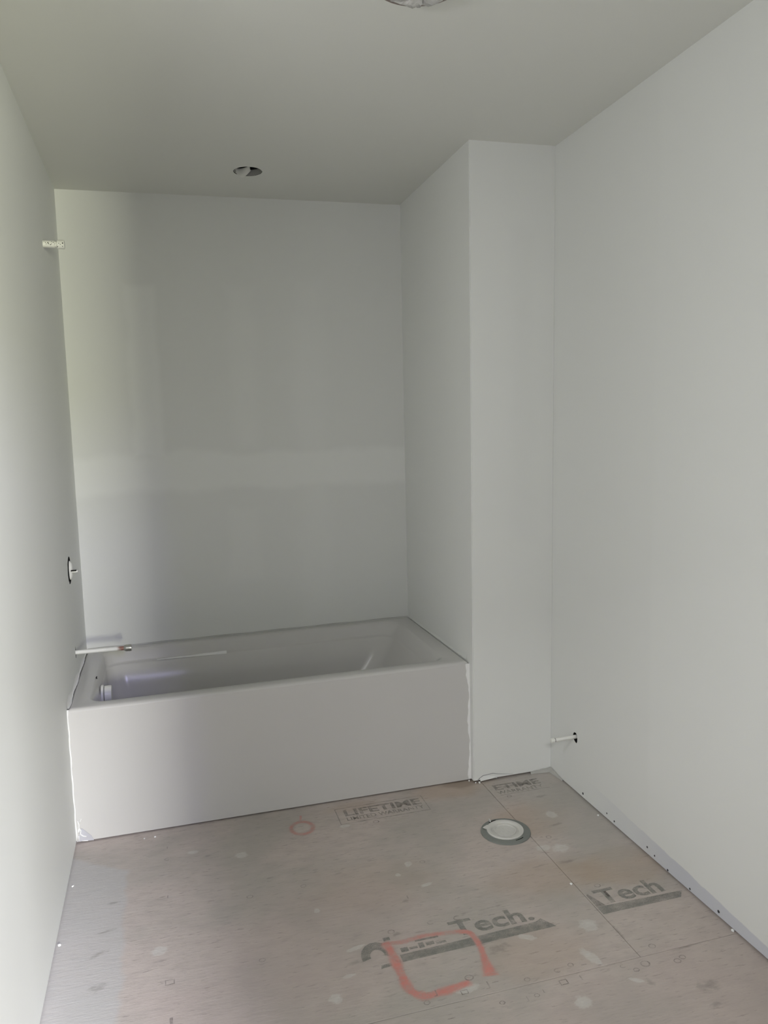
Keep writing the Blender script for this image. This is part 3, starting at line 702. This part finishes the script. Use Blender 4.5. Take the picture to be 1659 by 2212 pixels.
# ------------------------------------------------------------------ toilet flange on the floor
FL = Vector((1.486, -.388, 0))
fl = tag(empty('toilet_flange', FL), 'round grey toilet flange with a white knockout cap, set in the bare floor', 'drain')
M_grey = plain('grey_flange', (0.21, 0.222, 0.205), 0.5, 0.3, var=0.10)
bm = bmesh.new(); lathe(bm, [(.0895, .0004), (.0885, .0045), (.086, .0058), (.060, .0065), (.060, .0004)], FL, (0, 0, 1), 48, cap0=False, cap1=False); ring_ = obj('flange_ring', bm, M_grey, fl); auto_smooth(ring_)
ring_['label'] = 'dusty grey outer ring'
for ang, ln in ((105, .030), (-72, .036)):
    bm = bmesh.new(); a = math.radians(ang); n = 7
    inner = []; outer = []
    for k in range(n):
        b_ = a+(k/(n-1)-.5)*ln/.075; inner.append(bm.verts.new((FL.x+.0715*math.cos(b_), FL.y+.0715*math.sin(b_), .0068))); outer.append(bm.verts.new((FL.x+(.079 if ang > 0 else .075)*math.cos(b_), FL.y+(.079 if ang > 0 else .075)*math.sin(b_), .0068)))
    for k in range(n-1): bm.faces.new((inner[k], inner[k+1], outer[k+1], outer[k]))
    obj('bolt_slot', bm, M_dark, ring_)
capm = plain('white_cap_plastic', (0.63, 0.62, 0.585), 0.4, 0.35, var=0.05, scale=60)
bm = bmesh.new()
lathe(bm, [(.0660, .0050), (.0665, .0095), (.0645, .0115), (.0540, .0118), (.0505, .0100), (.0450, .0030), (.0420, .0025), (.0405, .0095), (.0385, .0102), (.0365, .0095), (.0355, .0030), (.0200, .0025), (.005, .0025)], FL+Vector((-.001, .002, 0)), (0, 0, 1), 48)
cap_ = obj('knockout_cap', bm, capm, fl); auto_smooth(cap_, 40); cap_['label'] = 'white knockout cap with stepped rings'
bm = bmesh.new()
for k in range(4):
    a = k*math.pi/2+.4; c = FL+Vector((-.001+.014*math.cos(a), .002+.014*math.sin(a), .0035)); lathe(bm, [(.008, -.001), (.0075, .001), (.004, .0018)], c, (0, 0, 1), 10)
obj('raised_mark', bm, capm, cap_, True)
bm = bmesh.new(); pts = [(-.062, .022), (-.072, .038), (-.050, .050), (-.046, .046), (-.056, .034)]
f = bm.faces.new([bm.verts.new((FL.x+p[0], FL.y+p[1], .0085)) for p in pts]); r = bmesh.ops.extrude_face_region(bm, geom=[f])
bmesh.ops.translate(bm, verts=[v for v in r['geom'] if isinstance(v, bmesh.types.BMVert)], vec=(0, 0, .0025)); obj('tab', bm, capm, cap_)
bm = bmesh.new(); box(bm, (FL.x-.030, FL.y+.070, .006), (FL.x-.026, FL.y+.084, .013)); obj('bolt', bm, capm, ring_)

# ------------------------------------------------------------------ ceiling: loose paper at the round hole, wrapped lamp
zc = Z_ceil(POT[0], POT[1])
fp = tag(empty('ceiling_box_opening', (POT[0], POT[1], zc)), 'round cut-out for a recessed lamp in the ceiling above the bathtub', 'lamp')
M_can = plain('grey_metal_can', (0.42, 0.42, 0.40), 0.5, 0.4, 0.2)
bm = bmesh.new(); lathe(bm, [(.0565, .001), (.0565, .024)], (POT[0], POT[1], zc), (0, 0, 1), 36, cap0=False, cap1=False); cn = obj('can', bm, M_can, fp); auto_smooth(cn)
bm = bmesh.new(); zo = zc-2.5
low = ((.722, 2.512), (.729, 2.501), (.743, 2.486), (.752, 2.483), (.766, 2.491), (.775, 2.499), (.787, 2.512))
prev = None
for i, (px, pz) in enumerate(low):
    t = i/6; tip = Vector((px, .500-.010*t, pz+zo)); root = Vector((.716+.064*t, .490-.030*t+.02*math.sin(math.pi*t), 2.520+zo)); mid = tip*.5+root*.5+Vector((0, .006, 0))
    row = [bm.verts.new(q) for q in (root, mid, tip)]
    if prev:
        for k in range(2): bm.faces.new((prev[k], row[k], row[k+1], prev[k+1]))
    prev = row
M_paper = plain('loose_white_paper', (0.78, 0.78, 0.74), 0.7, 0.15)
pf = obj('paper_flap', bm, M_paper, fp, True); pf['label'] = 'loose white flap across the left of the hole'
md = pf.modifiers.new('thick', 'SOLIDIFY'); md.thickness = .0008

zl = Z_ceil(LAMP[0], LAMP[1])
lamp = tag(empty('ceiling_fixture', (LAMP[0], LAMP[1], zl)), 'plastic-wrapped ceiling fixture at the top edge of the picture', 'lamp')
bm = bmesh.new(); lathe(bm, [(.112, -.0002), (.112, -.014), (.104, -.018), (.03, -.019)], (LAMP[0], LAMP[1], zl), (0, 0, 1), 40); o_ = obj('base_plate', bm, plain('brown_base', (0.26, 0.21, 0.19), .5), lamp); auto_smooth(o_)
bm = bmesh.new()
prof = [(.080, -.018), (.092, -.020), (.088, -.026), (.074, -.032), (.05, -.036), (.02, -.034)]
rg = lathe(bm, prof, (LAMP[0], LAMP[1], zl), (0, 0, 1), 56, cap0=False)
for k, ring in enumerate(rg):
    for i, v in enumerate(ring):
        a = 2*math.pi*i/56; v.co += Vector((math.cos(a), math.sin(a), 0))*(.006*math.sin(a*7+k)+.004*math.sin(a*17+2*k))*(1 if k else .3)
        v.co.z += (.004*math.sin(a*11+k*1.7)+random.uniform(-.002, .002)) if k > 1 else 0
mpl = NT('clear_crumpled_plastic'); mpl.b.inputs['Transmission Weight'].default_value = 0.25; nz = mpl.noise(60, 3); mpl.bump(nz, .6, .004)
M_plastic = mpl.set((0.86, 0.85, 0.83), 0.25, 0.5)
o_ = obj('plastic_wrap', bm, M_plastic, lamp, True); o_['label'] = 'crumpled clear plastic wrap'; md = o_.modifiers.new('thick', 'SOLIDIFY'); md.thickness = .0008

# ------------------------------------------------------------------ plaster crumbs
def crumb(x, y, s, label, zf=0.0):
    bm = bmesh.new(); bmesh.ops.create_icosphere(bm, subdivisions=1, radius=s)
    lo = 9
    for v in bm.verts:
        v.co = v.co*random.uniform(.7, 1.25); v.co.z *= .6; lo = min(lo, v.co.z)
    for v in bm.verts: v.co.z -= lo
    o = obj('plaster_crumb', bm, M_compound); o.location = (x, y, zf); tag(o, label, 'debris', 'plaster crumbs on the floor')
crumb(1.868, -1.090, .006, 'white plaster crumb in the gap at the foot of the right wall')
crumb(1.858, -.395, .005, 'white plaster crumb near the far foot of the right wall')
crumb(.010, -.545, .005, 'white plaster crumb at the foot of the left wall')
crumb(.016, -.245, .004, 'tiny white crumb near the left wall by the tub corner')
crumb(.235, -.015, .004, 'left one of two tiny crumbs in front of the apron')
crumb(.272, -.012, .004, 'right one of two tiny crumbs in front of the apron')
crumb(1.547, -.745, .005, 'white plaster crumb on the joint beside the bold stamped word')
